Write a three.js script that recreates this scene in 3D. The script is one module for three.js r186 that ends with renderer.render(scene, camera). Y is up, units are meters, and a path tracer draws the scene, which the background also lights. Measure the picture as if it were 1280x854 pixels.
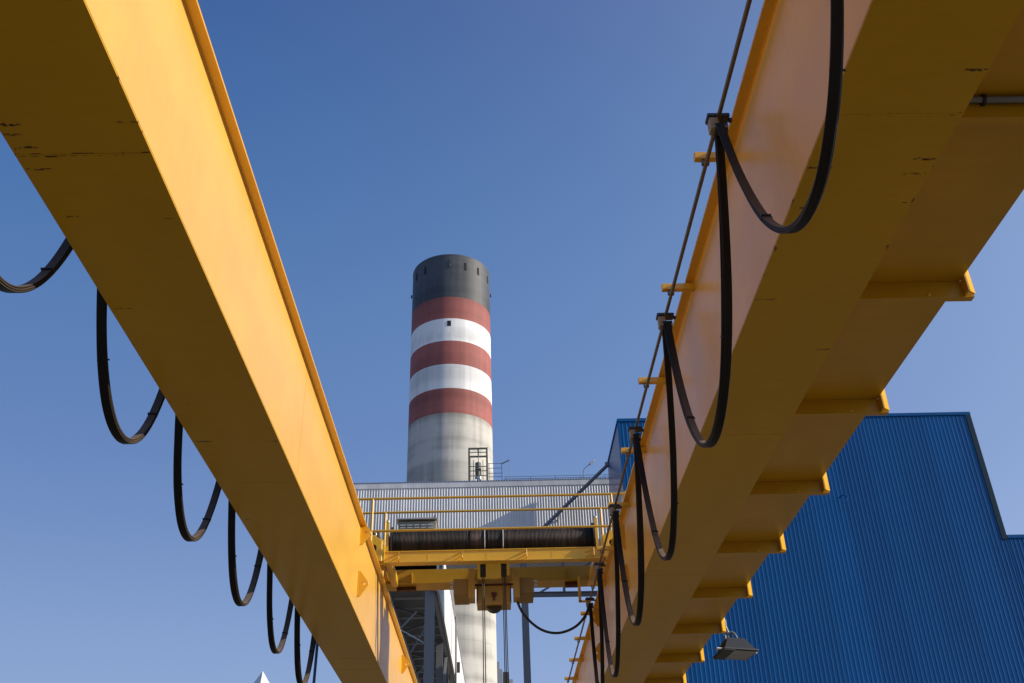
import * as THREE from 'three';
import { mergeGeometries } from 'three/addons/utils/BufferGeometryUtils.js';
import { RoundedBoxGeometry } from 'three/addons/geometries/RoundedBoxGeometry.js';

// ---------------------------------------------------------------- camera
const scene = new THREE.Scene();
const EYE = 1.6;                                  // camera height; H(y) turns a height over the eye into a height over the ground
const H = (y) => y + EYE;
const camera = new THREE.PerspectiveCamera(38.33, 1024 / 683, 0.1, 6000);
{
  const p = THREE.MathUtils.degToRad(31.2356), yw = THREE.MathUtils.degToRad(1.5423), ro = THREE.MathUtils.degToRad(-1.8128);
  const f = new THREE.Vector3(Math.sin(yw) * Math.cos(p), Math.sin(p), -Math.cos(yw) * Math.cos(p));
  const r = new THREE.Vector3(Math.cos(yw), 0, Math.sin(yw));
  const u = new THREE.Vector3().crossVectors(r, f);
  const r2 = r.clone().multiplyScalar(Math.cos(ro)).addScaledVector(u, Math.sin(ro));
  const u2 = u.clone().multiplyScalar(Math.cos(ro)).addScaledVector(r, -Math.sin(ro));
  camera.position.set(0, EYE, 0);
  camera.quaternion.setFromRotationMatrix(new THREE.Matrix4().makeBasis(r2, u2, f.clone().negate()));
  scene.add(camera);
}

// ---------------------------------------------------------------- sky, sun, exposure
const SUN_AZ = THREE.MathUtils.degToRad(10), SUN_EL = Math.atan(0.455 * Math.cos(SUN_AZ));   // from +x, turned towards the viewer
const sunDir = new THREE.Vector3(Math.cos(SUN_EL) * Math.cos(SUN_AZ), Math.sin(SUN_EL), Math.cos(SUN_EL) * Math.sin(SUN_AZ));
{
  const W = 1024, Hh = 512, d = new Float32Array(W * Hh * 4);
  const stops = [[-90, .28, .34, .44], [-2, .34, .45, .66], [0, .355, .475, .70], [12, .244, .366, .627], [22, .122, .224, .488], [32, .074, .181, .429], [42, .03, .122, .352], [52, .005, .066, .272], [90, .003, .055, .225]];
  const base = (e) => {
    for (let i = 1; i < stops.length; i++) if (e <= stops[i][0]) {
      const a = stops[i - 1], b = stops[i]; let t = (e - a[0]) / (b[0] - a[0]);
      return [1, 2, 3].map((k) => a[k] + (b[k] - a[k]) * t);
    }
    return stops[stops.length - 1].slice(1);
  };
  for (let j = 0; j < Hh; j++) for (let i = 0; i < W; i++) {
    const el = ((j + .5) / Hh - .5) * Math.PI, az = ((i + .5) / W - .5) * 2 * Math.PI;
    const x = Math.cos(el) * Math.cos(az), y = Math.sin(el), z = Math.cos(el) * Math.sin(az);
    const g = Math.acos(Math.min(1, x * sunDir.x + y * sunDir.y + z * sunDir.z)) * 180 / Math.PI;
    const e = el * 180 / Math.PI; let c = [0, 0, 0]; for (const q of [-4, -2, 0, 2, 4]) { const b = base(e + q); c = c.map((v, k) => v + b[k] / 5); }
    const glow = Math.exp(-g / 25);
    const o = (j * W + i) * 4;
    d[o] = c[0] + glow * 1.58; d[o + 1] = c[1] + glow * 1.70; d[o + 2] = c[2] + glow * 1.85; d[o + 3] = 1;
  }
  const t = new THREE.DataTexture(d, W, Hh, THREE.RGBAFormat, THREE.FloatType);
  t.mapping = THREE.EquirectangularReflectionMapping; t.magFilter = THREE.LinearFilter; t.minFilter = THREE.LinearFilter; t.needsUpdate = true;
  scene.background = t; scene.environment = t;
}
const sun = new THREE.DirectionalLight(0xfff0da, 5);
sun.target.position.set(0, 5, -20); sun.position.copy(sunDir).multiplyScalar(300).add(sun.target.position);
sun.castShadow = true; sun.shadow.mapSize.set(4096, 4096);
Object.assign(sun.shadow.camera, { left: -160, right: 160, top: 160, bottom: -60, near: 1, far: 800 });
scene.add(sun, sun.target);

const renderer = new THREE.WebGLRenderer({ antialias: true });
renderer.setSize(1024, 683);
renderer.toneMapping = THREE.LinearToneMapping;
renderer.toneMappingExposure = 1.0;
renderer.outputColorSpace = THREE.SRGBColorSpace;
renderer.shadowMap.enabled = true;

// ---------------------------------------------------------------- helpers
let seed = 7; const rnd = () => { seed = (seed * 1664525 + 1013904223) % 4294967296; return seed / 4294967296; };
const hash = (x, y) => { let h = (x * 374761393 + y * 668265263) | 0; h = Math.imul(h ^ (h >>> 13), 1274126177); return ((h ^ (h >>> 16)) >>> 0) / 4294967296; };
const noise = (x, y, px = 1e6, py = 1e6) => {     // value noise, period px, py
  const xi = Math.floor(x), yi = Math.floor(y), fx = x - xi, fy = y - yi, m = (a, n) => ((a % n) + n) % n;
  const s = (t) => t * t * (3 - 2 * t), u = s(fx), v = s(fy);
  const a = hash(m(xi, px), m(yi, py)), b = hash(m(xi + 1, px), m(yi, py)), c = hash(m(xi, px), m(yi + 1, py)), e = hash(m(xi + 1, px), m(yi + 1, py));
  return (a + (b - a) * u) * (1 - v) + (c + (e - c) * u) * v;
};
const fbm = (x, y, p, q, n = 4) => { let s = 0, a = .5, k = 1; for (let i = 0; i < n; i++) { s += a * noise(x * k + i * 17, y * k + i * 31, p * k, q * k); a *= .5; k *= 2; } return s / (1 - Math.pow(.5, n)); };
function tex(w, h, fn, srgb = true) {              // fn(u, v) in 0..1 gives 0..1 grey or [r, g, b]
  const d = new Uint8Array(w * h * 4);
  for (let j = 0; j < h; j++) for (let i = 0; i < w; i++) {
    let c = fn((i + .5) / w, (j + .5) / h, i, j); if (typeof c === 'number') c = [c, c, c];
    const o = (j * w + i) * 4; for (let k = 0; k < 3; k++) d[o + k] = Math.max(0, Math.min(255, Math.round(c[k] * 255))); d[o + 3] = 255;
  }
  const t = new THREE.DataTexture(d, w, h); t.wrapS = t.wrapT = THREE.RepeatWrapping; t.magFilter = THREE.LinearFilter; t.minFilter = THREE.LinearMipmapLinearFilter; t.generateMipmaps = true;
  if (srgb) t.colorSpace = THREE.SRGBColorSpace; t.needsUpdate = true; return t;
}
const rep = (t, x, y) => { const c = t.clone(); c.repeat.set(x, y); c.needsUpdate = true; return c; };
const lin = (r, g, b) => new THREE.Color().setRGB(r, g, b);
function uvm(g) {                                   // uv in metres by the facing axis of each vertex; u runs along the longer horizontal
  const p = g.attributes.position, n = g.attributes.normal, uv = new Float32Array(p.count * 2);
  for (let i = 0; i < p.count; i++) {
    const ax = Math.abs(n.getX(i)), ay = Math.abs(n.getY(i)), az = Math.abs(n.getZ(i));
    let u, v; if (ay >= ax && ay >= az) { u = p.getZ(i); v = p.getX(i); } else if (ax >= az) { u = p.getZ(i); v = p.getY(i); } else { u = p.getX(i); v = p.getY(i); }
    uv[2 * i] = u; uv[2 * i + 1] = v;
  }
  g.setAttribute('uv', new THREE.BufferAttribute(uv, 2)); return g;
}
const box = (w, h, d, x = 0, y = 0, z = 0) => uvm(new THREE.BoxGeometry(w, h, d).translate(x, y, z));
const span = (x0, x1, y0, y1, z0, z1) => box(Math.abs(x1 - x0), Math.abs(y1 - y0), Math.abs(z1 - z0), (x0 + x1) / 2, (y0 + y1) / 2, (z0 + z1) / 2);
const rbox = (w, h, d, x, y, z, r = .01) => uvm(new RoundedBoxGeometry(w, h, d, 2, r).translate(x, y, z));
const V = (x, y, z) => new THREE.Vector3(x, y, z);
function rod(a, b, r, seg = 12) {                   // a round bar between two points
  const d = new THREE.Vector3().subVectors(b, a), g = new THREE.CylinderGeometry(r, r, d.length(), seg);
  g.applyQuaternion(new THREE.Quaternion().setFromUnitVectors(V(0, 1, 0), d.clone().normalize()));
  return uvm(g.translate((a.x + b.x) / 2, (a.y + b.y) / 2, (a.z + b.z) / 2));
}
function bar(a, b, w, h) {                          // a square bar between two points
  const d = new THREE.Vector3().subVectors(b, a), g = new THREE.BoxGeometry(w, h, d.length());
  const m = new THREE.Matrix4().lookAt(a, b, Math.abs(d.y) > .98 * d.length() ? V(0, 0, 1) : V(0, 1, 0));
  g.applyMatrix4(m); return uvm(g.translate((a.x + b.x) / 2, (a.y + b.y) / 2, (a.z + b.z) / 2));
}
const tube = (pts, r, seg = 40, rs = 10) => new THREE.TubeGeometry(new THREE.CatmullRomCurve3(pts), seg, r, rs);
function hbeam(a, b, w, h, t) {                     // an I-section between two points (flanges w wide, h deep)
  const L = a.distanceTo(b), d = new THREE.Vector3().subVectors(b, a);
  const gs = [new THREE.BoxGeometry(w, t, L).translate(0, h / 2 - t / 2, 0), new THREE.BoxGeometry(w, t, L).translate(0, -h / 2 + t / 2, 0), new THREE.BoxGeometry(t, h - 2 * t, L)];
  const g = mergeGeometries(gs); g.applyMatrix4(new THREE.Matrix4().lookAt(a, b, Math.abs(d.y) > .98 * L ? V(0, 0, 1) : V(0, 1, 0)));
  return uvm(g.translate((a.x + b.x) / 2, (a.y + b.y) / 2, (a.z + b.z) / 2));
}
const merge = (gs) => mergeGeometries(gs.map((g) => { const n = g.index ? g.toNonIndexed() : g; for (const k of Object.keys(n.attributes)) if (!['position', 'normal', 'uv'].includes(k)) n.deleteAttribute(k); return n; }));
const used = {};
const numbered = (n) => { const k = used[n] = (used[n] ?? -1) + 1; return k ? n + '_' + String(k).padStart(3, '0') : n; };
function thing(name, label, category, [x, y, z] = [0, 0, 0], group) {
  const o = new THREE.Group(); o.name = numbered(name); o.position.set(x, y, z); scene.add(o);
  o.userData = { label, category }; if (group) o.userData.group = group; return o;
}
// a named mesh under parent; geometry is given in world metres and is moved into the parent's frame
function part(name, geo, mat, parent, label) {
  const g = Array.isArray(geo) ? merge(geo) : geo, m = new THREE.Mesh(g, mat);
  m.name = parent === scene ? numbered(name) : name; m.castShadow = m.receiveShadow = true; parent.add(m);
  let r = parent; const off = V(0, 0, 0); while (r && r !== scene) { off.add(r.position); r = r.parent; }
  m.position.copy(off).negate(); if (label) m.userData.label = label;
  return m;
}

// ---------------------------------------------------------------- materials
const waveT = tex(256, 256, (u, v) => .5 + .5 * (fbm(u * 4, v * 4, 4, 4, 3) - .5) + .1 * (fbm(u * 40, v * 40, 40, 40, 2) - .5), false);
const grimeT = tex(512, 512, (u, v) => { const f = fbm(u * 6, v * 6, 6, 6, 5), s = fbm(u * 60, v * 4, 60, 4, 3); return .955 + .08 * (f - .5) + .03 * (s - .5); });
const roughT = tex(256, 256, (u, v) => .85 + .3 * (fbm(u * 5, v * 5, 5, 5, 4) - .5), false);
const YEL = lin(.82, .44, .012);
const paint = (o = {}) => new THREE.MeshPhysicalMaterial({ color: YEL, roughness: .45, clearcoat: .55, clearcoatRoughness: .27, map: rep(grimeT, .37, .53), roughnessMap: rep(roughT, .5, .5), bumpMap: rep(waveT, .35, .35), bumpScale: .007, ...o });
const yellow = paint(), webPaint = paint({ color: lin(.88, .50, .085), clearcoat: .3 });   // paler yellow on the webs, with a sunlit sheen put into the colour
const trolleyYellow = paint({ color: lin(.80, .46, .014), roughness: .5, clearcoat: .35 });
const shadeYellow = paint({ color: lin(.50, .29, .012), roughness: .55, clearcoat: .25 });  // trolley yellow darkened: shade on rear beam and hoist block, held in the colour
const railYellow = paint({ color: lin(.62, .36, .025), roughness: .5, clearcoat: .4, bumpScale: 0 });
const cableM = new THREE.MeshStandardMaterial({ color: lin(.02, .018, .017), roughness: .5 }), loopM = new THREE.MeshPhysicalMaterial({ color: lin(.010, .008, .007), roughness: .6, specularIntensity: .45, vertexColors: true });
const capM = new THREE.MeshStandardMaterial({ color: lin(.015, .018, .028), roughness: .5 });
const clampM = new THREE.MeshStandardMaterial({ color: lin(.30, .25, .17), roughness: .6, metalness: .3 });
const trackM = new THREE.MeshStandardMaterial({ color: lin(.13, .11, .085), roughness: .45, metalness: .6 });
const darkSteel = new THREE.MeshStandardMaterial({ color: lin(.05, .042, .035), roughness: .6, metalness: .5 });
const galv = new THREE.MeshStandardMaterial({ color: lin(.48, .50, .52), roughness: .5, metalness: .35 });
const bluegrey = new THREE.MeshStandardMaterial({ color: lin(.185, .195, .205), roughness: .6, metalness: .1 });
const greySteel = new THREE.MeshStandardMaterial({ color: lin(.5, .51, .52), roughness: .65, map: rep(grimeT, .2, .2) });
const darkGap = new THREE.MeshStandardMaterial({ color: lin(.012, .012, .013), roughness: .9 });
const ropeM = new THREE.MeshStandardMaterial({ color: lin(.045, .04, .025), roughness: .5, metalness: .5 });
const anchorM = new THREE.MeshStandardMaterial({ color: lin(.28, .18, .045), roughness: .6 });
const brass = new THREE.MeshStandardMaterial({ color: lin(.55, .50, .38), roughness: .4, metalness: .6 });
const redPrimer = new THREE.MeshStandardMaterial({ color: lin(.075, .02, .01), roughness: .7 });

// ================================================================ LARGE STRUCTURE
// ---- ground
{
  const t = tex(512, 512, (u, v) => { const f = fbm(u * 8, v * 8, 8, 8, 6); return [.56 + .2 * (f - .5), .55 + .2 * (f - .5), .52 + .2 * (f - .5)]; });
  const g = new THREE.PlaneGeometry(5000, 5000).rotateX(-Math.PI / 2); uvm(g);
  const m = part('ground', g, new THREE.MeshStandardMaterial({ color: lin(.58, .53, .45), map: rep(t, .12, .12), roughness: .95 }), scene);
  m.userData = { kind: 'structure', label: 'worn concrete yard under the crane' };
}

// ---- chimney
{
  const CX = -9.15, CZ = -200, R0 = 9.42, R1 = 9.52;
  const o = thing('chimney', 'tall round concrete chimney with black, red and white painted bands, rising behind the silver building', 'chimney', [CX, 0, CZ]);
  const shell = (y0, y1) => {                           // outer face with height-dependent radius, sheet of paint on the shaft
    const n = 96, rr = (y) => R1 + (R0 - R1) * ((y - 40) / 100), rows = Math.max(2, Math.round((y1 - y0) / 2.5)), pts = [];
    for (let i = 0; i <= rows; i++) { const y = y0 + (y1 - y0) * i / rows; pts.push(new THREE.Vector2(rr(y), y)); }
    const g = new THREE.LatheGeometry(pts, n); const p = g.attributes.position, uv = g.attributes.uv;
    for (let i = 0; i < p.count; i++) uv.setXY(i, uv.getX(i), p.getY(i) / 60);
    return g.translate(CX, 0, CZ);
  };
  const wear = (amp, seedx, joint) => tex(1024, 1024, (u, v, i, j) => {
    const big = fbm(u * 9 + seedx, v * 7, 1e4, 7, 4) - .5, st = fbm(u * 70, v * 3 + seedx, 70, 1e4, 3) - .5, band = fbm(seedx, v * 26, 1e4, 26, 2) - .5;
    const px = (u * 54) % 1, py = (v * 26) % 1;
    const line = (px < .05 ? joint * (.4 + .6 * hash(Math.floor(u * 54), 1)) : 0) + (py < .06 ? joint : 0) + joint * .7 * (hash(Math.floor(u * 54), Math.floor(v * 26)) - .5);
    return Math.max(0, .95 + amp * (big * .5 + st * .4 + band * .65) - line);
  });
  const mk = (c, t, r = .75) => new THREE.MeshStandardMaterial({ color: c, map: t, roughness: r });
  const tp = wear(.34, 3, .022), tc = wear(.5, 11, .04), td = wear(.6, 23, .05);
  const black = mk(lin(.066, .076, .09), td, .6), red = mk(lin(.36, .112, .095), tp), white = mk(lin(.86, .88, .88), tp), conc = mk(lin(.56, .55, .50), tc, .9);  // black is lifted towards blue grey, distance haze put into its colour
  const Y = (v) => H(v);
  part('shaft', shell(0, Y(97.83)), conc, o);
  part('red_band', shell(Y(97.83), Y(103.95)), red, o);
  part('white_band', shell(Y(103.95), Y(110.06)), white, o);
  part('red_band', shell(Y(110.06), Y(116.18)), red, o);
  part('white_band', shell(Y(116.18), Y(122.17)), white, o);
  part('red_band', shell(Y(122.17), Y(128.14)), red, o);
  part('black_band', shell(Y(128.14), Y(140.45)), black, o);
  const lip = new THREE.LatheGeometry([[R0 - .9, 139], [R0 - .9, 142.05], [R0 - .05, 142.05], [R0 + .03, 141.9], [R0 + .03, 141.6], [R0, 141.55]].map((a) => new THREE.Vector2(a[0], H(a[1] - 1.6))), 96).translate(CX, 0, CZ);
  part('rim', lip, black, o);
  for (const [ang, y, w, h] of [[-57, 137.2, .55, 2.1], [-36, 137.2, .55, 2.1], [26, 137.2, .55, 2.1], [48, 137.2, .55, 2.1], [74, 137.2, .55, 2.1], [2.5, 120.8, .85, 1.4]]) {
    const a = THREE.MathUtils.degToRad(ang - 2.5), g = box(w, h, .3, 0, H(y), R0 - .08).rotateY(a).translate(CX, 0, CZ);
    part('slot', g, darkGap, o);
  }
  { // aircraft warning lamp with its little bracket
    const a = .02, q = (x, y, z) => V(CX + Math.sin(a) * (R0 + z) + x, H(y), CZ + Math.cos(a) * (R0 + z));
    part('warning_lamp', [rod(q(0, 138.3, .25), q(0, 138.8, .25), .12, 8), rod(q(-.15, 136.7, .25), q(-.15, 137.2, .25), .12, 8), rod(q(0, 136.4, .1), q(0, 138.9, .1), .05, 6)], darkSteel, o);
    for (const s of [-1, 1]) part('warning_lamp', rod(V(CX + s * (R0 + .25), H(134.2), CZ), V(CX + s * (R0 + .25), H(135), CZ), .17, 8), darkSteel, o);
  }
}

// ---- corrugated cladding
function trapSheet(x0, n, pitch, y0, y1, z, depth) {     // n ribs standing out towards +z
  const pos = [], prof = [[0, 0], [.60, 0], [.70, 1], [.90, 1], [1, 0]], pts = [];
  for (let i = 0; i < n; i++) for (const [a, b] of prof) { if (i && !a) continue; pts.push([x0 + (i + a) * pitch, z + b * depth]); }
  for (let i = 1; i < pts.length; i++) { const [a, za] = pts[i - 1], [b, zb] = pts[i]; pos.push(a, y0, za, b, y0, zb, b, y1, zb, a, y0, za, b, y1, zb, a, y1, za); }
  const g = new THREE.BufferGeometry(); g.setAttribute('position', new THREE.Float32BufferAttribute(pos, 3)); g.computeVertexNormals(); return uvm(g);
}
function sineSheet(x0, x1, pitch, y0, y1, z, amp, per = 8) {
  const n = Math.round((x1 - x0) / pitch * per), pos = [], nor = [], idx = [];
  for (let i = 0; i <= n; i++) { const x = x0 + (x1 - x0) * i / n, p = (x - x0) / pitch * 2 * Math.PI, zz = z + amp * Math.sin(p), s = amp * 2 * Math.PI / pitch * Math.cos(p), l = Math.hypot(1, s);
    pos.push(x, y0, zz, x, y1, zz); nor.push(-s / l, 0, 1 / l, -s / l, 0, 1 / l); if (i) { const k = 2 * i; idx.push(k - 2, k, k + 1, k - 2, k + 1, k - 1); } }
  const g = new THREE.BufferGeometry(); g.setAttribute('position', new THREE.Float32BufferAttribute(pos, 3)); g.setAttribute('normal', new THREE.Float32BufferAttribute(nor, 3)); g.setIndex(idx); return uvm(g);
}

// ---- blue building
{
  const X0 = 6.49, X1 = 24.63, Z = -45, T1 = H(22.53), T2 = H(15.9);
  const o = thing('blue_building', 'large blue ribbed steel building with a stepped roofline right of the crane', 'building', [15.5, 0, Z]);
  const blues = [[.003, .145, .39], [.0025, .131, .365], [.0035, .156, .415], [.003, .138, .375]].map((c) => new THREE.MeshPhysicalMaterial({ color: lin(...c), roughness: .5, specularIntensity: .4, clearcoat: .25, clearcoatRoughness: .12, map: rep(grimeT, .11, .05) }));
  const trim = new THREE.MeshPhysicalMaterial({ color: lin(.005, .09, .27), roughness: .8, specularIntensity: .2 });
  const gloss = new THREE.MeshPhysicalMaterial({ color: lin(.02, .05, .19), roughness: .45, clearcoat: .5, clearcoatRoughness: .14 });
  const greyTrim = new THREE.MeshPhysicalMaterial({ color: lin(.03, .055, .075), roughness: .9, specularIntensity: .15 });
  part('wall_body', [span(X0 + .02, X1 - .02, 0, T1 - .1, Z - 2.5, Z - .03), span(14.5, X1 - .02, 0, T1 - .1, Z - 16, Z - 2.5)], blues[0], o);
  part('wall_body', span(X1 - .02, 42, 0, T2 - .1, Z - 16, Z - .03), blues[1], o);
  part('side_wall', span(X0, X0 + .25, 0, T1 - .08, Z - 5.50, Z - .02), gloss, o, 'smooth glossy side wall mirroring the sky');
  for (let i = 0; i < 22; i++) part('cladding_sheet', trapSheet(X0 + .04 + i * .8218, 4, .20545, 0, T1 - .12, Z + (i % 2) * .004, .042), blues[(i * 7 + (i >> 1)) % 4], o);
  for (let i = 0; i < 21; i++) part('cladding_sheet', trapSheet(X1 + .02 + i * .8218, 4, .20545, 0, T2 - .12, Z + (i % 2) * .004, .042), blues[(i * 5 + 1) % 4], o);
  part('roof_trim', span(X0 - .04, X1 + .05, T1 - .16, T1, Z - .3, Z + .09), trim, o);
  part('roof_trim', span(X1 + .05, 42, T2 - .16, T2, Z - .3, Z + .09), trim, o);
  part('roof_trim', span(X0 - .04, X0 + .3, T1 - .1, T1, Z - 5.51, Z - .3), trim, o);
  part('corner_trim', [span(X1 - .22, X1 + .04, T2 - .2, T1 - .16, Z + .05, Z + .085), span(X1 + .005, X1 + .04, T2 - .2, T1 - .16, Z - 2.5, Z + .05)], greyTrim, o);
  part('corner_trim', span(X0 - .03, X0 + .12, 0, T1 - .16, Z - .05, Z + .06), trim, o);
  part('wall_hook', [tube([V(17.0, H(18.0), Z), V(17.05, H(17.98), Z + .4), V(17.15, H(17.7), Z + .75), V(16.9, H(17.45), Z + .8)], .03, 16, 6)], trim, o);
}

// ---- silver building, with its legs
{
  const X0 = -9.3, X1 = 14, Z = -51.27, T = H(21.98), B = H(17.5);
  const o = thing('silver_building', 'raised silver building of corrugated sheet standing on steel legs in front of the chimney', 'building', [0, 0, Z - 3]);
  const silverT = tex(512, 256, (u, v) => { const st = fbm(u * 90, v * 2, 90, 2, 3) - .5, f = fbm(u * 8, v * 4, 8, 4, 4) - .5, p = hash(Math.floor(u * 22), 5) - .5; return .9 + .12 * st + .14 * f + .07 * p; });
  const silver = new THREE.MeshStandardMaterial({ color: lin(.82, .83, .83), roughness: .55, metalness: .08, map: rep(silverT, 1 / 22, 1 / 9) });
  const edge = new THREE.MeshStandardMaterial({ color: lin(.10, .15, .24), roughness: .55 });
  part('wall_body', [span(-2.6, X1, B + .02, T - .03, Z - 3.8, Z - .04), span(X0 + .03, -2.6, B + .02, T - .03, Z - .22, Z - .04), span(X0 + .03, -2.6, H(19.85), T - .03, Z - 3.8, Z - .22)], silver, o);
  part('corrugated_wall', sineSheet(X0, X1, .15, B, T - .34, Z, .0165), silver, o);
  part('top_flashing', span(X0 - .02, X1, T - .36, T - .05, Z - .2, Z + .035), silver, o);
  part('roof', [sineSheet(X0 - .05, X1 + .05, .15, T - .045, T + .015, Z + .04, .02, 6), span(X0 - .05, X1, T - .04, T + .02, Z - 3.85, Z + .01)], edge, o);
  part('bottom_flashing', span(X0 - .02, X1, B - .1, B + .12, Z - .2, Z + .05), galv, o);
  part('leg', hbeam(V(1.63, 0, Z - .3), V(1.63, B - .1, Z - .3), .36, .36, .035), bluegrey, o);
  part('leg', hbeam(V(10, 0, Z - .3), V(10, B - .1, Z - .3), .36, .36, .035), bluegrey, o);
  part('leg', hbeam(V(10, 0, Z - 3.4), V(10, B - .1, Z - 3.4), .36, .36, .035), bluegrey, o);
  part('cross_beam', hbeam(V(1.8, H(15.55), Z - .3), V(9.8, H(15.47), Z - .3), .22, .24, .03), bluegrey, o);
  part('brace', [bar(V(2.4, H(15.62), Z - .3), V(5.6, B - .1, Z - .3), .09, .09), bar(V(3.75, H(15.65), Z - .34), V(3.75, B - .1, Z - .34), .14, .14)], bluegrey, o);
}

// ---- conveyor gallery behind it: lit white side wall, open dark underside
{
  const X1 = -2.93, X0 = -8.3, B = H(16.0), T = H(19.62), Z0 = -51.55, Z1 = -104;
  const o = thing('conveyor_gallery', 'conveyor gallery with bright white side wall and dark beams beneath, below the trolley', 'conveyor', [-6.5, 0, Z0]);
  const wallT = tex(256, 256, (u, v) => .95 + .06 * (fbm(u * 6, v * 5, 6, 5, 4) - .5) + .03 * (fbm(u * 60, v * 2, 60, 2, 2) - .5));
  const wm = new THREE.MeshStandardMaterial({ color: lin(.84, .84, .82), roughness: .6, map: rep(wallT, .08, .08) });
  const yaw = (g) => g.translate(-X1, 0, -Z0).rotateY(-.005).translate(X1, 0, Z0);
  part('side_wall', yaw(span(X1 - .12, X1, B - .12, T, Z1, Z0)), wm, o, 'white side wall in full sun');
  part('floor_deck', yaw(span(X0, X1 - .12, B + .75, B + .85, Z1, Z0)), greySteel, o);
  part('side_wall', yaw(span(X0 - .12, X0, B + .1, T, Z1, Z0)), wm, o);
  part('roof', yaw(span(X0 - .2, X1 + .08, T, T + .14, Z1, Z0)), galv, o);
  part('wall_joint', [yaw(span(X1 + .002, X1 + .03, B + .1, T, -66.1, -66)), yaw(span(X1 + .002, X1 + .03, T - .12, T - .02, Z1, Z0))], greySteel, o);
  part('drain_pipe', yaw(rod(V(X1 + .12, H(0), -70), V(X1 + .12, T, -70), .07, 8)), bluegrey, o);
  for (let i = 0; i < 26; i++) { const z = Z0 - .4 - i * 1.95; part('cross_beam', yaw(hbeam(V(X0, B + .45, z), V(X1 - .15, B + .45, z), .3, .55, .05)), greySteel, o); }
  for (const x of [X0 + .2, -5.7, X1 - .3]) part('bottom_chord', yaw(hbeam(V(x, B + .12, Z0), V(x, B + .12, Z1), .24, .3, .04)), greySteel, o);
  for (let i = 0; i < 9; i++) { const z = Z0 - .8 - i * 5.2, s = i % 2; part('brace', yaw(bar(V(s ? X1 - .4 : X0 + .3, B + .02, z), V(s ? X0 + .3 : X1 - .4, B + .02, z - 5.2), .16, .12)), bluegrey, o); }
  for (const z of [-52.2, -62, -72, -86]) for (const x of [-3.42]) part('leg', hbeam(V(x, 0, z), V(x, B - .02, z), z > -60 ? .52 : .4, .5, .05), bluegrey, o);
  part('leg_brace', [bar(V(-3.2, 5, -52.6), V(-3.2, B - .2, -65.6), .16, .16), bar(V(-3.2, B - .2, -66.4), V(-3.2, 6, -77), .16, .16)], bluegrey, o);
  for (const [x0, z0, x1, z1, y0, y1] of [[-4.1, -52, -6.6, -52.2, 14.9, 12.4], [-3.75, -54, -6.2, -54.2, 14.6, 10.6], [-3.7, -60, -6.4, -60, 14.5, 11.5]]) part('brace', bar(V(x0, H(y0), z0), V(x1, H(y1), z1), .08, .08), bluegrey, o);
  part('stair_rail', [bar(V(-3.6, H(13.3), -52.4), V(-5.6, H(14.5), -52.6), .05, .05)], galv, o);
  part('lamp_bracket', [box(.34, .7, .3, X1 + .2, H(16.9), -73.4), bar(V(X1, H(17.4), -73.4), V(X1 + .2, H(17.2), -73.4), .08, .08)], darkSteel, o);
}

// ---- inclined pipe from the blue building down across the silver wall
{
  const a = V(6.5, H(22.4), -50.3), b = V(1.0, H(17.35), -50.95), o = thing('inclined_pipe', 'dark grey pipe sloping from the blue building down across the silver wall', 'pipe', [2.9, H(19.4), -51.2]);
  part('pipe', rod(a, b, .1, 14), bluegrey, o);
  part('flange', [rod(a, a.clone().lerp(b, .012), .2, 14), rod(a.clone().lerp(b, .5), a.clone().lerp(b, .506), .135, 14)], bluegrey, o);
  part('bracket', bar(V(3.6, H(19.6), -50.7), V(3.6, H(19.55), -51.3), .06, .1), galv, o);
}

// ---- far towers at the foot of the chimney
{
  const grey = new THREE.MeshStandardMaterial({ color: lin(.36, .40, .45), roughness: .7, map: rep(grimeT, .03, .03) }), dk = new THREE.MeshStandardMaterial({ color: lin(.055, .065, .08), roughness: .7 });
  let o = thing('boiler_house', 'slim grey boiler house beside the foot of the chimney', 'building', [1, 0, -240]);
  part('wall', span(.15, 1.7, 0, H(54.6), -246, -240), grey, o);
  part('roof', new THREE.BufferGeometry().copy(merge([span(.1, 1.0, H(54.6), H(56.4), -243, -240.2)])), grey, o);
  part('corner_trim', span(.1, .3, 0, H(57), -240.2, -239.9), dk, o);
  o = thing('dark_tower', 'dark stepped steel tower right of the chimney foot, lowest building at the bottom edge', 'tower', [3, 0, -250]);
  part('wall', span(1.9, 3.4, 0, H(56.2), -256, -250), dk, o);
  part('wall', span(3.4, 4.3, 0, H(54.4), -256, -250), grey, o);
  part('wall', span(4.3, 5.7, 0, H(52.6), -256, -250), dk, o);
}

// ---- white pointed roof
{
  const o = thing('pointed_roof_tower', 'small white tower whose pointed roof just shows left of the left girder', 'tower', [-9.17, 0, -40]);
  const wm = new THREE.MeshStandardMaterial({ color: lin(.72, .72, .70), roughness: .6, map: rep(grimeT, .2, .2) });
  const g = new THREE.ConeGeometry(1.03, 1.53, 4, 1).rotateY(.12).translate(-9.17, H(9.26) - .765, -40).toNonIndexed(); g.computeVertexNormals();
  part('roof', g, wm, o); part('tower_wall', box(1.33, H(7.73), 1.33, 0, H(7.73) / 2, 0).rotateY(Math.PI / 4 + .12).translate(-9.17, 0, -40), wm, o);
}

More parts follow.
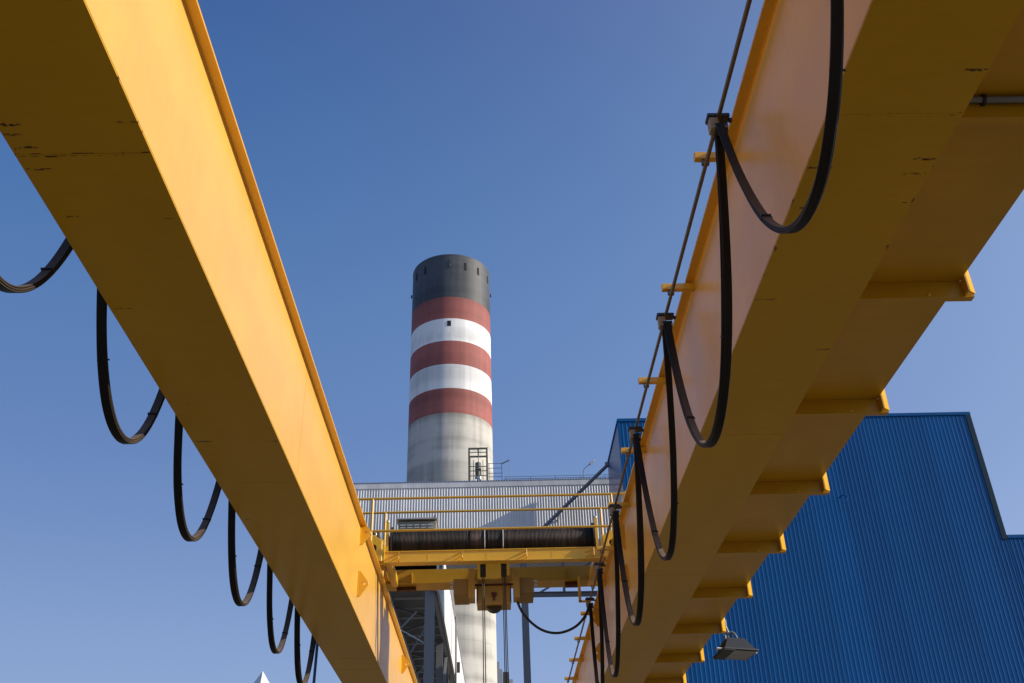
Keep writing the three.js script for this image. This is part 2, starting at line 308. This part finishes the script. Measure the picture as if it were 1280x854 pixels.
// ================================================================ CRANE
const GX0 = 1.77, GX1 = 2.47, GB = H(3.6), GT = H(4.78), Zn = 9, Zf = -28;
const crane = thing('gantry_crane', 'yellow gantry crane whose two long box girders run overhead into the distance', 'crane', [0, 0, -10]);
const lugShape = () => { const s = new THREE.Shape(); s.moveTo(0, -.165); s.lineTo(0, .165); s.lineTo(.035, .165); s.lineTo(.135, .02); s.quadraticCurveTo(.145, 0, .135, -.02); s.lineTo(.035, -.165); s.closePath(); const h = new THREE.Path(); h.absarc(.085, 0, .022, 0, Math.PI * 2, true); s.holes.push(h); return new THREE.ExtrudeGeometry(s, { depth: .022, bevelEnabled: true, bevelSize: .002, bevelThickness: .002, bevelSegments: 1, curveSegments: 16 }); };
// scuffs and rust on the undersides: [x from, x to, z, strength] on the plate
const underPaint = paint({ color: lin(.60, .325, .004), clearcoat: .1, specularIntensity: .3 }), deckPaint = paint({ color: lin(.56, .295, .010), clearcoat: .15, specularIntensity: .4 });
const postPaint = paint({ roughness: .85, clearcoat: 0, specularIntensity: .3 });
const scuffs = {
  '-1': [[-2.44, -2.35, -3.71, 1], [-2.44, -2.39, -3.78, .7], [-2.43, -2.36, -3.88, .8], [-2.43, -1.78, -3.935, .75], [-2.43, -2.25, -3.94, 1], [-1.86, -1.78, -3.93, 1], [-2.43, -2.36, -4.045, .8], [-1.84, -1.8, -3.7, .7], [-2.4, -2.36, -4.45, .6], [-1.83, -1.8, -4.48, .5], [-2.41, -2.37, -5.41, .7], [-2.43, -2.34, -7.42, 1], [-1.86, -1.78, -7.44, .9], [-2.4, -2.36, -6.76, .5], [-2.43, -2.39, -9.2, .7], [-1.9, -1.82, -10.4, .5], [-2.43, -1.78, -12.1, .3]],
  '1': [[2.39, 2.45, -3.41, 1], [1.8, 2.46, -3.715, .22], [2.41, 2.46, -3.715, 1], [2.25, 2.28, -3.71, .9], [2.36, 2.46, -4.06, .9], [2.33, 2.44, -4.18, .6], [2.41, 2.46, -4.43, .8], [1.78, 1.88, -4.12, .9], [1.81, 1.85, -3.99, .8], [1.82, 1.86, -4.47, .7], [1.78, 1.89, -5.43, .6], [2.4, 2.46, -6.1, .6], [1.78, 2.46, -7.5, .18], [2.38, 2.45, -7.5, .7], [1.79, 1.86, -7.5, .7], [1.79, 1.84, -9.3, .8], [1.8, 1.9, -11.1, .5], [1.8, 2.46, -11.25, .2]],
};
function bottomTex(side) {                               // 16 m of plate in 2048 px, wear only where it is worn
  const W = 2048, Hh = 128, L = 16, list = scuffs[side];
  return tex(W, Hh, (u, v) => {
    const z = -u * L, x = side < 0 ? -GX1 + v * .7 : GX0 + v * .7; let k = 0;
    for (const [a, b, zz, s] of list) { const dz = Math.abs(z - zz + .012 * (noise(x * 22, zz * 9) - .5)); if (dz < .03 && x > a - .03 && x < b + .03) { const rag = noise(x * 60, z * 150 + zz * 7), w = .003 + .008 * noise(x * 14, zz * 31); if (dz < w * (x < a || x > b ? .4 : 1) && rag > .32 + (1 - s) * .3) k = Math.max(k, s * (.45 + .55 * rag)); } }
    const edge = Math.min(v, 1 - v), chip = edge < .014 && noise(z * 7, side * 5 + (v > .5 ? 3 : 0)) > .955 && noise(z * 70, v * 90) > .55 ? .7 : 0; k = Math.max(k, chip);
    const t = .95 + .07 * (fbm(z * .9 + 40, x * 2.2 + 9, 1e5, 1e5, 4) - .5) + .02 * (noise(z * 30, x * 9) - .5);
    return [t * (1 - .82 * k), t * (1 - .9 * k), t * (1 - .85 * k)];
  });
}
function girder(side) {
  const xi = side * GX0, xo = side * GX1, gi = part('girder', [span(xi, xi - side * -.02, GB, GT, Zf, Zn), span(xo, xo - side * .02, GB, GT, Zf, Zn)], webPaint, crane);
  gi.userData.label = side < 0 ? 'sunlit left box girder' : 'shaded right box girder';
  const bg = span(xi - side * .006, xo + side * .006, GB - .014, GB, Zf, Zn), bp = bg.attributes.position, uv = bg.attributes.uv;
  for (let i = 0; i < bp.count; i++) uv.setXY(i, -bp.getZ(i) / 16, (bp.getX(i) - (side < 0 ? -GX1 : GX0)) / .7);
  const bt = bottomTex(side); bt.wrapS = THREE.MirroredRepeatWrapping;
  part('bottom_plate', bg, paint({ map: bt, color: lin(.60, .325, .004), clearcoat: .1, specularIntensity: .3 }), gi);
  part('top_flange', span(xi - side * .075, xo + side * .075, GT, GT + .022, Zf, Zn), yellow, gi);
  part('weld_fillet', [span(xi, xi - side * .007, GB, GB + .007, Zf, Zn), span(xi, xi - side * .008, GT - .008, GT, Zf, Zn)], webPaint, gi);
  part('crane_rail', span(side * 2.09, side * 2.15, GT + .022, GT + .082, Zf, Zn), darkSteel, gi);
  const lugs = side < 0 ? [[4.685, -12.6], [3.99, -12.6], [4.48, -19.1], [3.9, -19.1]] : [[4.55, -12.6], [4.0, -12.6], [4.0, -16.6], [4.6, -16.6]];
  for (const [y, z] of lugs) {
    const g = lugShape(); if (side > 0) g.rotateY(Math.PI); g.translate(xi, H(y), z);
    const l = part('lug', g, yellow, gi); part('weld_bead', span(xi, xi - side * .016, H(y) - .165, H(y) + .165, z + .024, z + .036), yellow, l).position.set(0, 0, 0);
  }
  const seams = side < 0 ? [-3.935, -8.3, -14.85, -15.55, -20] : [-3.715, -7.5, -11.25, -15.2, -20];
  for (const z of seams) { if (z < -8) part('weld_seam', span(xi, xi - side * .002, GB + .008, GT - .008, z - .006, z + .006), webPaint, gi); part('weld_seam', span(xi, xo, GB - .0155, GB - .014, z - .005, z + .005), underPaint, gi); }
  return gi;
}
girder(-1); girder(1);
// legs and end ties of the gantry, out of view at both ends
for (const s of [-1, 1]) for (const z of [Zn - 1, Zf + 1]) part('gantry_leg', span(s * 1.9, s * 2.35, 0, GB - .016, z - .35, z + .35), yellow, crane);
for (const z of [Zn - .3, Zf + .3]) part('end_tie', span(-GX0, GX0, GB + .2, GT - .1, z - .2, z + .2), yellow, crane);

// ---- walkway on the outside of the right girder
{
  const w = part('walkway', span(GX1, 3.33, H(3.88), H(3.892), Zf, Zn), deckPaint, crane);
  const zs = []; for (let k = -6; k < 13; k++) zs.push(-3.91 - 1.77 * k);
  zs.forEach((z) => {
    const b = part('bracket', [span(GX1, 3.40, H(3.755), H(3.878), z - .012, z), span(GX1, 3.40, H(3.745), H(3.755), z - .055, z)], deckPaint, w);
    part('weld_dot', new THREE.SphereGeometry(.014, 8, 6).scale(1, .6, .7).translate(3.08, H(3.765), z + .002), yellow, b);
    const g = box(.066, .16 + 1.05, .01, 0, H(3.757) + .605, 0).rotateY(.62).translate(3.372, 0, z + .035);
    part('end_gusset', span(3.333, 3.345, H(3.757), H(3.93), z, z + .07), yellow, b);
    part('handrail_post', g, postPaint, b);
  });
  part('handrail', rod(V(3.39, H(4.95), Zf), V(3.39, H(4.95), Zn), .022), yellow, w);
  part('handrail', rod(V(3.39, H(4.45), Zf), V(3.39, H(4.45), Zn), .018), yellow, w);
  const cz = -3.885;
  part('conduit', tube([V(2.2, H(3.852), cz), V(2.62, H(3.853), cz), V(2.8, H(3.845), cz + .005), V(3.0, H(3.842), cz + .01), V(3.3, H(3.845), cz + .01)], .019, 30, 10), new THREE.MeshStandardMaterial({ color: lin(.17, .18, .19), roughness: .55 }), w, 'grey conduit pipe with a black clamp');
  part('conduit_clamp', [new THREE.TorusGeometry(.024, .011, 8, 18).rotateY(Math.PI / 2).translate(2.725, H(3.85), cz), box(.02, .05, .02, 2.725, H(3.87), cz)], capM, w);
}
// ---- cable tracks with their rungs
const RX = 1.56, LXc = -2.6, TY = H(4.66);
part('festoon_track', rod(V(RX, TY, Zf), V(RX, TY, Zn), .015), trackM, crane);
part('festoon_track', rod(V(LXc, TY, Zf), V(LXc, TY, Zn), .015), trackM, crane);
for (let k = -5; k < 14; k++) {
  const z = -5.306 - 1.65 * k;
  const r = part('track_rung', rbox(GX0 - 1.485, .06, .05, (GX0 + 1.485) / 2, H(4.732), z, .006), yellow, crane);
  part('rung_clip', [box(.012, .05, .03, RX - .02, H(4.685), z), box(.012, .05, .03, RX + .02, H(4.685), z)], trackM, r);
  if (k % 2 === 0) part('track_rung', box(-GX1 - LXc - .0 + .08, .05, .05, (-GX1 + LXc) / 2 - .04 + .04, H(4.715), z), yellow, crane);
}

// ================================================================ FESTOON CABLES
function catenary(half, sag) { let lo = .02, hi = 50; for (let i = 0; i < 60; i++) { const a = Math.sqrt(lo * hi); if (a * (Math.cosh(half / a) - 1) > sag) lo = a; else hi = a; } return Math.sqrt(lo * hi); }
function ribbon(pts, w, t) {                             // flat cable: rounded section, broad side across the plane of the loop
  const sec = [[-.5, -.3], [-.5, .3], [-.42, .5], [-.14, .5], [-.12, .42], [.12, .42], [.14, .5], [.42, .5], [.5, .3], [.5, -.3], [.42, -.5], [-.42, -.5]];
  const n = sec.length, pos = [], idx = [];
  pts.forEach((p, i) => {
    const a = pts[Math.max(0, i - 1)], b = pts[Math.min(pts.length - 1, i + 1)], tn = new THREE.Vector3().subVectors(b, a).normalize();
    const bx = V(1, 0, 0).addScaledVector(tn, -tn.x).normalize(), nn = new THREE.Vector3().crossVectors(tn, bx);
    for (const [u, v] of sec) pos.push(p.x + bx.x * u * w + nn.x * v * t, p.y + bx.y * u * w + nn.y * v * t, p.z + bx.z * u * w + nn.z * v * t);
    if (i) for (let k = 0; k < n; k++) { const c = (i - 1) * n + k, e = (i - 1) * n + (k + 1) % n; idx.push(c, c + n, e, e, c + n, e + n); }
  });
  const g = new THREE.BufferGeometry(); g.setAttribute('position', new THREE.Float32BufferAttribute(pos, 3)); g.setIndex(idx); g.computeVertexNormals();
  const col = []; for (let i = 0; i < pos.length / 3; i++) { const ny = g.attributes.normal.getY(i), d = Math.max(0, (ny - .3) / .7), k = 1 + 24 * Math.pow(d, .8) * (.8 + .4 * noise(i * .09, 4)); col.push(k, k * .97, k * .88); }   // paler where the cable faces up
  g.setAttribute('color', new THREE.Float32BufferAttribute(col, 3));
  g.setAttribute('uv', new THREE.Float32BufferAttribute(new Float32Array(pos.length / 3 * 2), 2)); return g;
}
function festoon(X, zs, bottoms, top, w, label, layers) {
  const o = thing('festoon_cable', label, 'cable', [X, H(3.5), (zs[0] + zs[zs.length - 1]) / 2]);
  for (let i = 0; i + 1 < zs.length; i++) {
    const a = zs[i] - .04, b = zs[i + 1] + .04, half = (a - b) / 2, mid = (a + b) / 2, tilt = (rnd() - .5) * .05, twist = .018 * (rnd() - .5);
    let loop = null;
    for (let l = 0; l < layers; l++) {
      const off = (l - (layers - 1) / 2) * .0125, jig = (rnd() - .5) * .004, yb = H(bottoms[i]) + off * 1.0 + jig, ca = catenary(half - off * .9, H(top) - yb), pts = [];
      const N = 72; for (let k = 0; k <= N; k++) {
        const q = k / N * 2 - 1, s = Math.sign(q) * Math.pow(Math.abs(q), .8), x = s * (half - off * .9);
        const y = yb + ca * (Math.cosh(x / ca) - 1), dep = 1 - (y - yb) / (H(top) - yb);
        pts.push(V(X + tilt * dep + twist * Math.sin(q * 2.2 + l) + .0015 * Math.sin(q * 9 + l * 2), y, mid - x));
      }
      const g = ribbon(pts, w * (l === 1 ? 1 : .94), .0125);
      if (!loop) loop = part('cable_loop', g, loopM, o); else part('cable_layer', g, loopM, loop);
      if (l === layers - 1) for (const f of [.22 + .1 * rnd(), .7 + .12 * rnd()]) { const p = pts[Math.round(f * N)]; const q = pts[Math.round(f * N) + 1], d = new THREE.Vector3().subVectors(q, p).normalize(), gg = bar(p.clone().addScaledVector(d, -.004), p.clone().addScaledVector(d, .004), w + .0015, .0125 * layers + .002); part('cable_tie', merge([gg.translate(0, 0, 0), box(.01, .008, .008, p.x + w / 2 + .005, p.y, p.z)]), capM, loop); }
    }
  }
  zs.forEach((z) => {
    const c = part('carrier', [rbox(.15, .028, .09, X, TY + .012, z, .006), box(.02, .02, .03, X + .085, TY - .002, z), rod(V(X - .06, TY + .03, z), V(X + .06, TY + .03, z), .02, 10)], capM, o);
    part('clamp_block', [rbox(.06, .1, .075, X - .035, TY - .055, z, .006), box(.1, .012, .1, X, TY - .1, z)], clampM, c);
    part('saddle', [rod(V(X - .035, TY - .085, z), V(X + .05, TY - .085, z), .045, 16), rod(V(X - .05, TY - .06, z), V(X + .05, TY - .06, z), .008, 8)], cableM, c);
  });
  return o;
}
const right = festoon(RX, [-2.4, -4.86, -7.32, -9.58, -11.82, -14.1, -15.85], [2.95, 2.90, 2.87, 2.89, 2.84, 2.9], 4.58, .056, 'black festoon cable hanging in deep loops along the inner side of the right girder', 3);
part('supply_cable', tube([V(.33, H(4.72), -15.55), V(.45, H(4.42), -15.6), V(.72, H(4.18), -15.7), V(1.0, H(4.12), -15.75), V(1.3, H(4.23), -15.8), V(1.49, H(4.44), -15.83), V(1.55, H(4.6), -15.85)], .021, 60, 10), cableM, right);
festoon(LXc, [-3.25, -5.21, -7.15, -9.02, -10.92, -12.8, -14.6], [3.03, 3.045, 3.01, 2.99, 2.97, 2.98], 4.58, .066, 'black festoon cable whose loops show below the outer edge of the left girder', 3);
{
  const o = thing('hanging_hose', 'thin blue hose hanging straight down beside the far end of the left girder', 'hose', [-2.7, 0, -15.2]);
  part('hose', tube([V(-2.68, H(4.7), -15.2), V(-2.705, H(3.6), -15.21), V(-2.72, H(2), -15.2), V(-2.7, .05, -15.2)], .022, 30, 8), new THREE.MeshStandardMaterial({ color: lin(.004, .07, .20), roughness: .5 }), o);
  part('hanger', bar(V(-2.47, H(4.7), -15.2), V(-2.72, H(4.7), -15.2), .03, .03), darkSteel, o);
}

// ================================================================ TROLLEY
{
  const o = thing('crane_trolley', 'yellow crane trolley with rope drum and handrails spanning between the two girders', 'trolley', [0, H(4.9), -15.3]);
  const ty = trolleyYellow, RT = GT + .082;
  // end carriages on the rails
  for (const s of [-1, 1]) {
    const sh = new THREE.Shape(); sh.moveTo(-.42, -.21); sh.lineTo(.42, -.21); sh.lineTo(.42, .1); sh.lineTo(.3, .2); sh.lineTo(-.3, .2); sh.lineTo(-.42, .1); sh.closePath();
    const hole = new THREE.Path(); hole.absellipse(-s * .3, -.0, .045, .055, 0, Math.PI * 2, true); sh.holes.push(hole);
    const plate = new THREE.ExtrudeGeometry(sh, { depth: .025, bevelEnabled: true, bevelSize: .004, bevelThickness: .004, bevelSegments: 1 }).translate(s * 2.12, H(5.15), -14.52);
    const c = part('end_carriage', [span(s * 1.82, s * 2.4, H(4.97), H(5.3), -16.4, -14.53), plate], ty, o);
    part('hole_bushing', rod(V(s * 1.82, H(5.15), -14.52), V(s * 1.82, H(5.15), -14.6), .055, 16), darkSteel, c);
    for (const z of [-14.85, -16.0]) part('wheel', rod(V(s * 2.12 - .05, RT + .13, z), V(s * 2.12 + .05, RT + .13, z), .13, 24), darkSteel, c);
    part('lifting_eye', [new THREE.TorusGeometry(.05, .014, 8, 20).translate(s * 1.86, H(5.4), -14.6), rod(V(s * 1.86, H(5.3), -14.6), V(s * 1.86, H(5.36), -14.6), .022, 10)], brass, c);
    part('end_plate', [span(s * 1.66, s * 1.74, H(4.95), H(5.2), -14.66, -14.5)], ty, c);
    part('buffer', [rod(V(s * 1.73, H(4.92), -14.9), V(s * 1.73, H(4.8), -14.9), .03, 10), rod(V(s * 1.71, H(5.32), -14.75), V(s * 1.78, H(5.32), -14.75), .05, 12), box(.05, .14, .03, s * 1.74, H(4.86), -14.7)], ty, c);
  }
  // front beam with hooks
  const fb = part('front_beam', [span(-1.68, 1.68, H(4.945), H(5.11), -14.7, -14.6), span(-1.68, 1.68, H(4.93), H(4.945), -14.72, -14.565), span(-1.68, 1.68, H(5.11), H(5.122), -14.72, -14.585)], ty, o);
  for (const x of [-1.5, -.53, .45, 1.48]) part('cable_hook', [rod(V(x + .06, H(5.075), -14.6), V(x + .06, H(5.075), -14.5), .008, 8), rod(V(x + .06, H(5.075), -14.5), V(x + .06, H(4.965), -14.5), .008, 8), rod(V(x + .06, H(4.965), -14.5), V(x + .06, H(4.965), -14.6), .008, 8), rod(V(x - .06, H(4.965), -14.6), V(x + .06, H(5.0), -14.51), .007, 8), rod(V(x - .06, H(5.04), -14.6), V(x + .06, H(5.07), -14.51), .007, 8)], ty, fb);
  for (const x of [-1.0, -.1, .9]) part('weld_seam', span(x - .005, x + .005, H(4.93), H(5.11), -14.6, -14.597), ty, fb);
  // rear beam
  const rb = part('rear_beam', [span(-1.8, 1.8, H(5.035), H(5.265), -16.25, -15.92), span(-1.8, 1.8, H(5.02), H(5.035), -16.28, -15.89)], shadeYellow, o);
  for (const x of [-1.35, 1.25]) part('gusset', span(x - .01, x + .01, H(5.035), H(5.2), -15.92, -15.84), shadeYellow, rb);
  part('limit_switch', [rbox(.24, .06, .14, 1.3, H(4.985), -16.05, .02)], redPrimer, rb, 'dark red switch box under the beam');
  part('junction_box', [rbox(.32, .05, .1, -1.45, H(4.99), -16.1, .01)], redPrimer, rb);
  part('tow_arm', [box(.045, .42, .03, 1.4, H(4.845), -15.83), box(.2, .03, .03, 1.48, H(4.64), -15.83)], ty, o);
  // longitudinal beams joining them
  for (const x of [-1.62, 1.62]) part('side_beam', span(x - .05, x + .05, H(4.98), H(5.10), -15.92, -14.7), ty, o);
  // rope drum with the wound rope standing out as ribs
  {
    const R = .225, yc = H(5.405), zc = -15.08, pts = [];
    const N = 150; for (let i = 0; i <= N * 4; i++) { const t = i / 4, gap = (Math.abs(t - 57) < 1.2 || Math.abs(t - 70) < 1.2); pts.push(new THREE.Vector2(gap ? R - .02 : R - .012 * Math.abs(Math.sin(t * Math.PI)) ** .5 * -1 - .012, -1.58 + 3.16 * t / N)); }
    const g = new THREE.LatheGeometry(pts, 48).rotateZ(-Math.PI / 2).translate(0, yc, zc);
    const dt = tex(1024, 64, (u, v) => { const f = fbm(u * 120, v * 3, 120, 3, 2), m = fbm(u * 14, v * 4, 14, 4, 3); const k = .55 + .7 * (f - .5) + .8 * (m - .5); return [.46 * k, .38 * k, .34 * k]; });
    dt.wrapS = dt.wrapT = THREE.RepeatWrapping; const uv = g.attributes.uv; for (let i = 0; i < uv.count; i++) uv.setXY(i, uv.getY(i), uv.getX(i));
    const d = part('rope_drum', g, new THREE.MeshStandardMaterial({ color: lin(.5, .5, .5), map: dt, roughness: .55, metalness: .35 }), o, 'dark greasy drum wound with steel rope');
    for (const x of [-.13, .16]) part('rope_guide', new THREE.TorusGeometry(R + .004, .009, 6, 48).rotateY(Math.PI / 2).translate(x, yc, zc), greySteel, d);
    for (const x of [-1.6, 1.6]) part('drum_flange', rod(V(x - .015, yc, zc), V(x + .015, yc, zc), R + .05, 40), darkSteel, d);
    for (const x of [-1.66, 1.64]) { part('bearing_post', [span(x - .022, x + .022, H(5.12), H(5.68), zc + .2, zc + .25), span(x - .02, x + .02, H(5.12), H(5.5), zc - .2, zc + .2)], ty, d); part('post_knob', new THREE.SphereGeometry(.03, 10, 8).translate(x, H(5.70), zc + .225), brass, d); }
  }
  // brake motor, and a tall unseen box added to shade the rear beam
  part('added_shade_box', [rbox(.5, 1.4, .55, 2.46, H(5.7), -15.72, .04), rod(V(2.3, H(5.45), -15.4), V(2.3, H(5.45), -14.9), .15, 20)], ty, o);
  part('brake_motor', [rod(V(-1.95, H(5.45), -15.1), V(-1.95, H(5.45), -15.8), .15, 20), rbox(.22, .16, .22, -1.95, H(5.62), -15.4, .02)], darkSteel, o);
  // electrical cabinet
  {
    const cm = new THREE.MeshStandardMaterial({ color: lin(.26, .27, .22), roughness: .6 }), c = part('control_cabinet', rbox(.64, .56, .4, -1.265, H(5.75), -15.9, .01), cm, o, 'grey green cabinet with louvred front');
    part('cabinet_roof', [span(-1.61, -.925, H(6.045), H(6.065), -16.15, -15.64)], galv, c);
    for (let i = 0; i < 5; i++) for (let k = 0; k < 3; k++) part('louvre', box(.085, .02, .04, -1.5 + i * .115, H(5.95 - k * .045), -15.69).rotateX(0), galv, c);
    part('cabinet_bracket', rod(V(-1.0, H(6.06), -15.7), V(-.96, H(6.12), -15.7), .014, 6), darkSteel, c);
  }
  // handrails
  const rail = (z, xs, tops, xe) => {
    const r = part('handrail', tops.map((y) => rod(V(-xe, H(y), z), V(xe, H(y), z), .019)), railYellow, o);
    for (const x of xs) part('handrail_post', rod(V(x, H(5.1), z), V(x, H(tops[0]), z), .022), railYellow, r);
    return r;
  };
  rail(-14.2, [-1.835, 1.835], [5.825, 5.305], 2.06);
  rail(-15.45, [-1.775, 1.80], [6.09], 2.18);
  for (const g of [span(-2.1, -1.8, H(5.05), H(5.08), -14.55, -14.12), span(1.8, 2.1, H(5.05), H(5.08), -14.55, -14.12), span(-2.1, -1.72, H(5.06), H(5.09), -15.9, -15.1), span(1.72, 2.1, H(5.06), H(5.09), -15.9, -15.1)]) part('deck_edge', g, ty, o);
  // hoist block hung under the beams
  {
    const b = part('hoist_block', [span(-.26, .26, H(4.54), H(5.3), -15.78, -15.5), span(-.27, .27, H(4.52), H(4.555), -15.8, -15.47)], shadeYellow, o);
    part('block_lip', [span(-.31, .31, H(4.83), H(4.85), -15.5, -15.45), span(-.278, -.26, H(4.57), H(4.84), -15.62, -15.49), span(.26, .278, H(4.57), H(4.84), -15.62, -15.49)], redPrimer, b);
    part('side_plate', span(-.40, -.30, H(4.58), H(5.06), -15.6, -15.3), shadeYellow, b);
    part('side_plate', span(.31, .41, H(4.58), H(5.0), -15.6, -15.3), shadeYellow, b);
    part('sheave', rod(V(0, H(4.585), -15.68), V(0, H(4.585), -15.72), .14, 28), darkSteel, b);
    part('sheave', rod(V(0, H(4.585), -15.56), V(0, H(4.585), -15.66), .14, 28), darkSteel, b);
    part('pivot_bolt', [rod(V(0, H(4.68), -15.49), V(0, H(4.68), -15.45), .04, 6), box(.03, .08, .02, 0, H(4.63), -15.47), rod(V(-.045, H(4.7), -15.475), V(.045, H(4.7), -15.475), .016, 8)], redPrimer, b);
    for (const s of [-1, 1]) { const k = part('rope_anchor', [span(s * .40, s * .64, H(4.68), H(4.92), -16.0, -15.4)], anchorM, b); part('clip', [rod(V(s * .64, H(4.86), -15.42), V(s * .7, H(4.86), -15.42), .022, 8), box(.05, .05, .05, s * .67, H(4.8), -15.45)], brass, k); }
    for (const x of [-.165, .165]) { part('guide_sheave', [rod(V(x - .045, H(4.98), -15.2), V(x + .045, H(4.98), -15.2), .1, 20)], darkSteel, b); part('sheave_cover', box(.09, .03, .2, x, H(5.13), -15.2), darkSteel, b); }
    for (const [x0, x1] of [[-.172, -.178], [-.15, -.128], [.145, .142], [.168, .165], [.183, .215]]) part('hoist_rope', rod(V(x0, H(5.02), -15.1), V(x1, 1.2, -15.1), .007, 8), ropeM, b);
  }
}

// ================================================================ SMALL THINGS
// ---- floodlight on the walkway
{
  const o = thing('floodlight', 'grey floodlight hanging from the far end of the walkway in front of the blue wall', 'floodlight', [3.52, H(3.7), -14.62]);
  const body = new THREE.MeshStandardMaterial({ color: lin(.03, .032, .036), roughness: .45, metalness: .4 }), glass = new THREE.MeshPhysicalMaterial({ color: lin(.03, .032, .035), roughness: .08, clearcoat: 1 });
  const P = V(3.48, H(3.41), -14.45), q = new THREE.Quaternion().setFromEuler(new THREE.Euler(-.12, .25, -.02, 'YXZ'));
  const set = (g) => g.applyQuaternion(q).translate(P.x, P.y, P.z);
  const fr = (w0, d0, w1, d1, h) => { const g = new THREE.CylinderGeometry(1, 1, h, 4, 1).rotateY(Math.PI / 4).toNonIndexed(); const p = g.attributes.position; for (let i = 0; i < p.count; i++) { const t = p.getY(i) > 0; const n = Math.hypot(p.getX(i), p.getZ(i)); if (n > .01) p.setXYZ(i, Math.sign(p.getX(i)) * (t ? w1 : w0) / 2, p.getY(i), Math.sign(p.getZ(i)) * (t ? d1 : d0) / 2); } g.computeVertexNormals(); return uvm(g); };
  part('housing', [set(fr(.50, .36, .27, .2, .2).translate(0, .11, 0))], body, o);
  part('rim', [set(rbox(.54, .03, .40, 0, .012, 0, .008))], body, o);
  part('glass', set(span(-.245, .245, -.008, 0, -.175, .175)), glass, o);
  part('reflector_edge', set(span(-.27, -.1, -.012, -.006, -.2, .2)), capM, o);
  part('hinge_clip', [set(rbox(.03, .04, .05, .275, .015, .08, .006)), set(rbox(.1, .02, .06, -.3, .03, .1, .006))], galv, o);
  part('yoke', [tube([V(3.56, H(3.5), -14.48), V(3.54, H(3.66), -14.5), V(3.5, H(3.74), -14.52), V(3.45, H(3.74), -14.53), V(3.42, H(3.7), -14.54)], .018, 24, 8), set(rbox(.03, .16, .04, -.12, .2, 0, .006))], bluegrey, o);
  part('arm', [tube([V(3.41, H(4.0), -14.6), V(3.425, H(3.86), -14.6), V(3.44, H(3.74), -14.55), V(3.39, H(3.58), -14.5), V(3.3, H(3.44), -14.45)], .014, 30, 8), rbox(.05, .08, .03, 3.41, H(3.9), -14.585, .005)], galv, o);
  part('flex_cable', tube([V(3.45, H(3.72), -14.53), V(3.47, H(3.62), -14.5), V(3.44, H(3.54), -14.45), V(3.5, H(3.5), -14.45)], .009, 20, 6), capM, o);
}
// ---- things on the silver roof
const RT0 = H(21.99);
{
  const o = thing('rooftop_hoist_frame', 'open steel frame with a motor inside on the silver roof, in front of the chimney', 'frame', [-.77, RT0, -52.05]);
  const st = new THREE.MeshStandardMaterial({ color: lin(.12, .125, .105), roughness: .6 });
  for (const x of [-1.28, -.26]) for (const z of [-51.55, -52.65]) part('post', span(x - .05, x + .05, RT0, H(24.07), z - .05, z + .05), st, o);
  part('top_beam', [span(-1.33, -.21, H(24.07), H(24.15), -51.60, -51.50), span(-1.33, -.21, H(24.07), H(24.15), -52.70, -52.60), span(-.8, -.72, H(24.07), H(24.13), -52.60, -51.60)], st, o);
  part('guard_rail', [22.42, 22.72, 22.99, 23.87].map((y) => span(-1.23, -.31, H(y) - .018, H(y) + .018, -51.57, -51.53)), st, o);
  part('guard_post', [-1.05, -.5].map((x) => span(x - .018, x + .018, RT0, H(23.87), -52.61, -52.57)), st, o);
  part('hoist_wire', rod(V(-.76, H(23.42), -52.05), V(-.76, H(24.07), -52.05), .025, 6), st, o);
  part('motor', [rod(V(-.77, H(23.00), -52.05), V(-.77, H(23.42), -52.05), .17, 16), rod(V(-.77, H(22.57), -52.05), V(-.77, H(23.00), -52.05), .12, 16), span(-.95, -.6, H(22.95), H(23.01), -53, -51.85)], st, o);
  part('winch_base', [rod(V(-.77, H(21.97), -52.05), V(-.77, H(22.57), -52.05), .2, 12), span(-1.1, -.45, RT0, H(22.17), -52.35, -51.75), bar(V(-1.1, RT0, -51.75), V(-.8, H(22.47), -51.95), .06, .06), bar(V(-.45, RT0, -51.75), V(-.74, H(22.47), -51.95), .06, .06)], galv, o);
}
{
  const st = new THREE.MeshStandardMaterial({ color: lin(.11, .13, .15), roughness: .6 });
  let o = thing('rooftop_railing', 'grey railing on the silver roof beside the steel frame, ending in a raised bar', 'railing', [.2, RT0, -51.65]);
  for (const x of [-.15, .58]) part('post', span(x - .018, x + .018, RT0, H(23.22), -51.67, -51.63), st, o);
  part('rail', [22.38, 22.6, 22.91, 23.2].map((y) => span(-.2, .58, H(y) - .014, H(y) + .014, -51.66, -51.64)), st, o);
  part('raised_bar', [bar(V(.56, H(23.17), -51.65), V(1.02, H(23.39), -51.65), .07, .05)], st, o);
  part('end_post', [span(1.0, 1.03, RT0, H(23.39), -51.66, -51.64), box(.1, .12, .1, 1.015, RT0 + .06, -51.65)], galv, o);
  o = thing('roof_edge_rail', 'thin low rail along the edge of the silver roof, running to the blue building', 'railing', [3.5, RT0, -51.45]);
  part('rail', [span(.7, 6.6, H(22.13), H(22.16), -51.47, -51.45), span(.7, 6.6, H(22.27), H(22.29), -51.47, -51.45)], st, o);
  for (let x = .8; x < 6.6; x += 1.4) part('post', span(x - .012, x + .012, RT0, H(22.29), -51.47, -51.45), st, o);
  o = thing('roof_lamp', 'small lamp on a bent pole on the silver roof, next to the blue building', 'lamp', [5.2, RT0, -51.55]);
  part('pole', tube([V(5.19, RT0, -51.55), V(5.2, H(22.47), -51.55), V(5.24, H(22.65), -51.55), V(5.36, H(22.79), -51.55), V(5.62, H(22.99), -51.55)], .022, 30, 8), st, o);
  part('lamp_head', [rbox(.36, .1, .2, 0, 0, 0, .03).rotateZ(.62).translate(5.73, H(23.09), -51.55)], galv, o);
}

renderer.render(scene, camera);
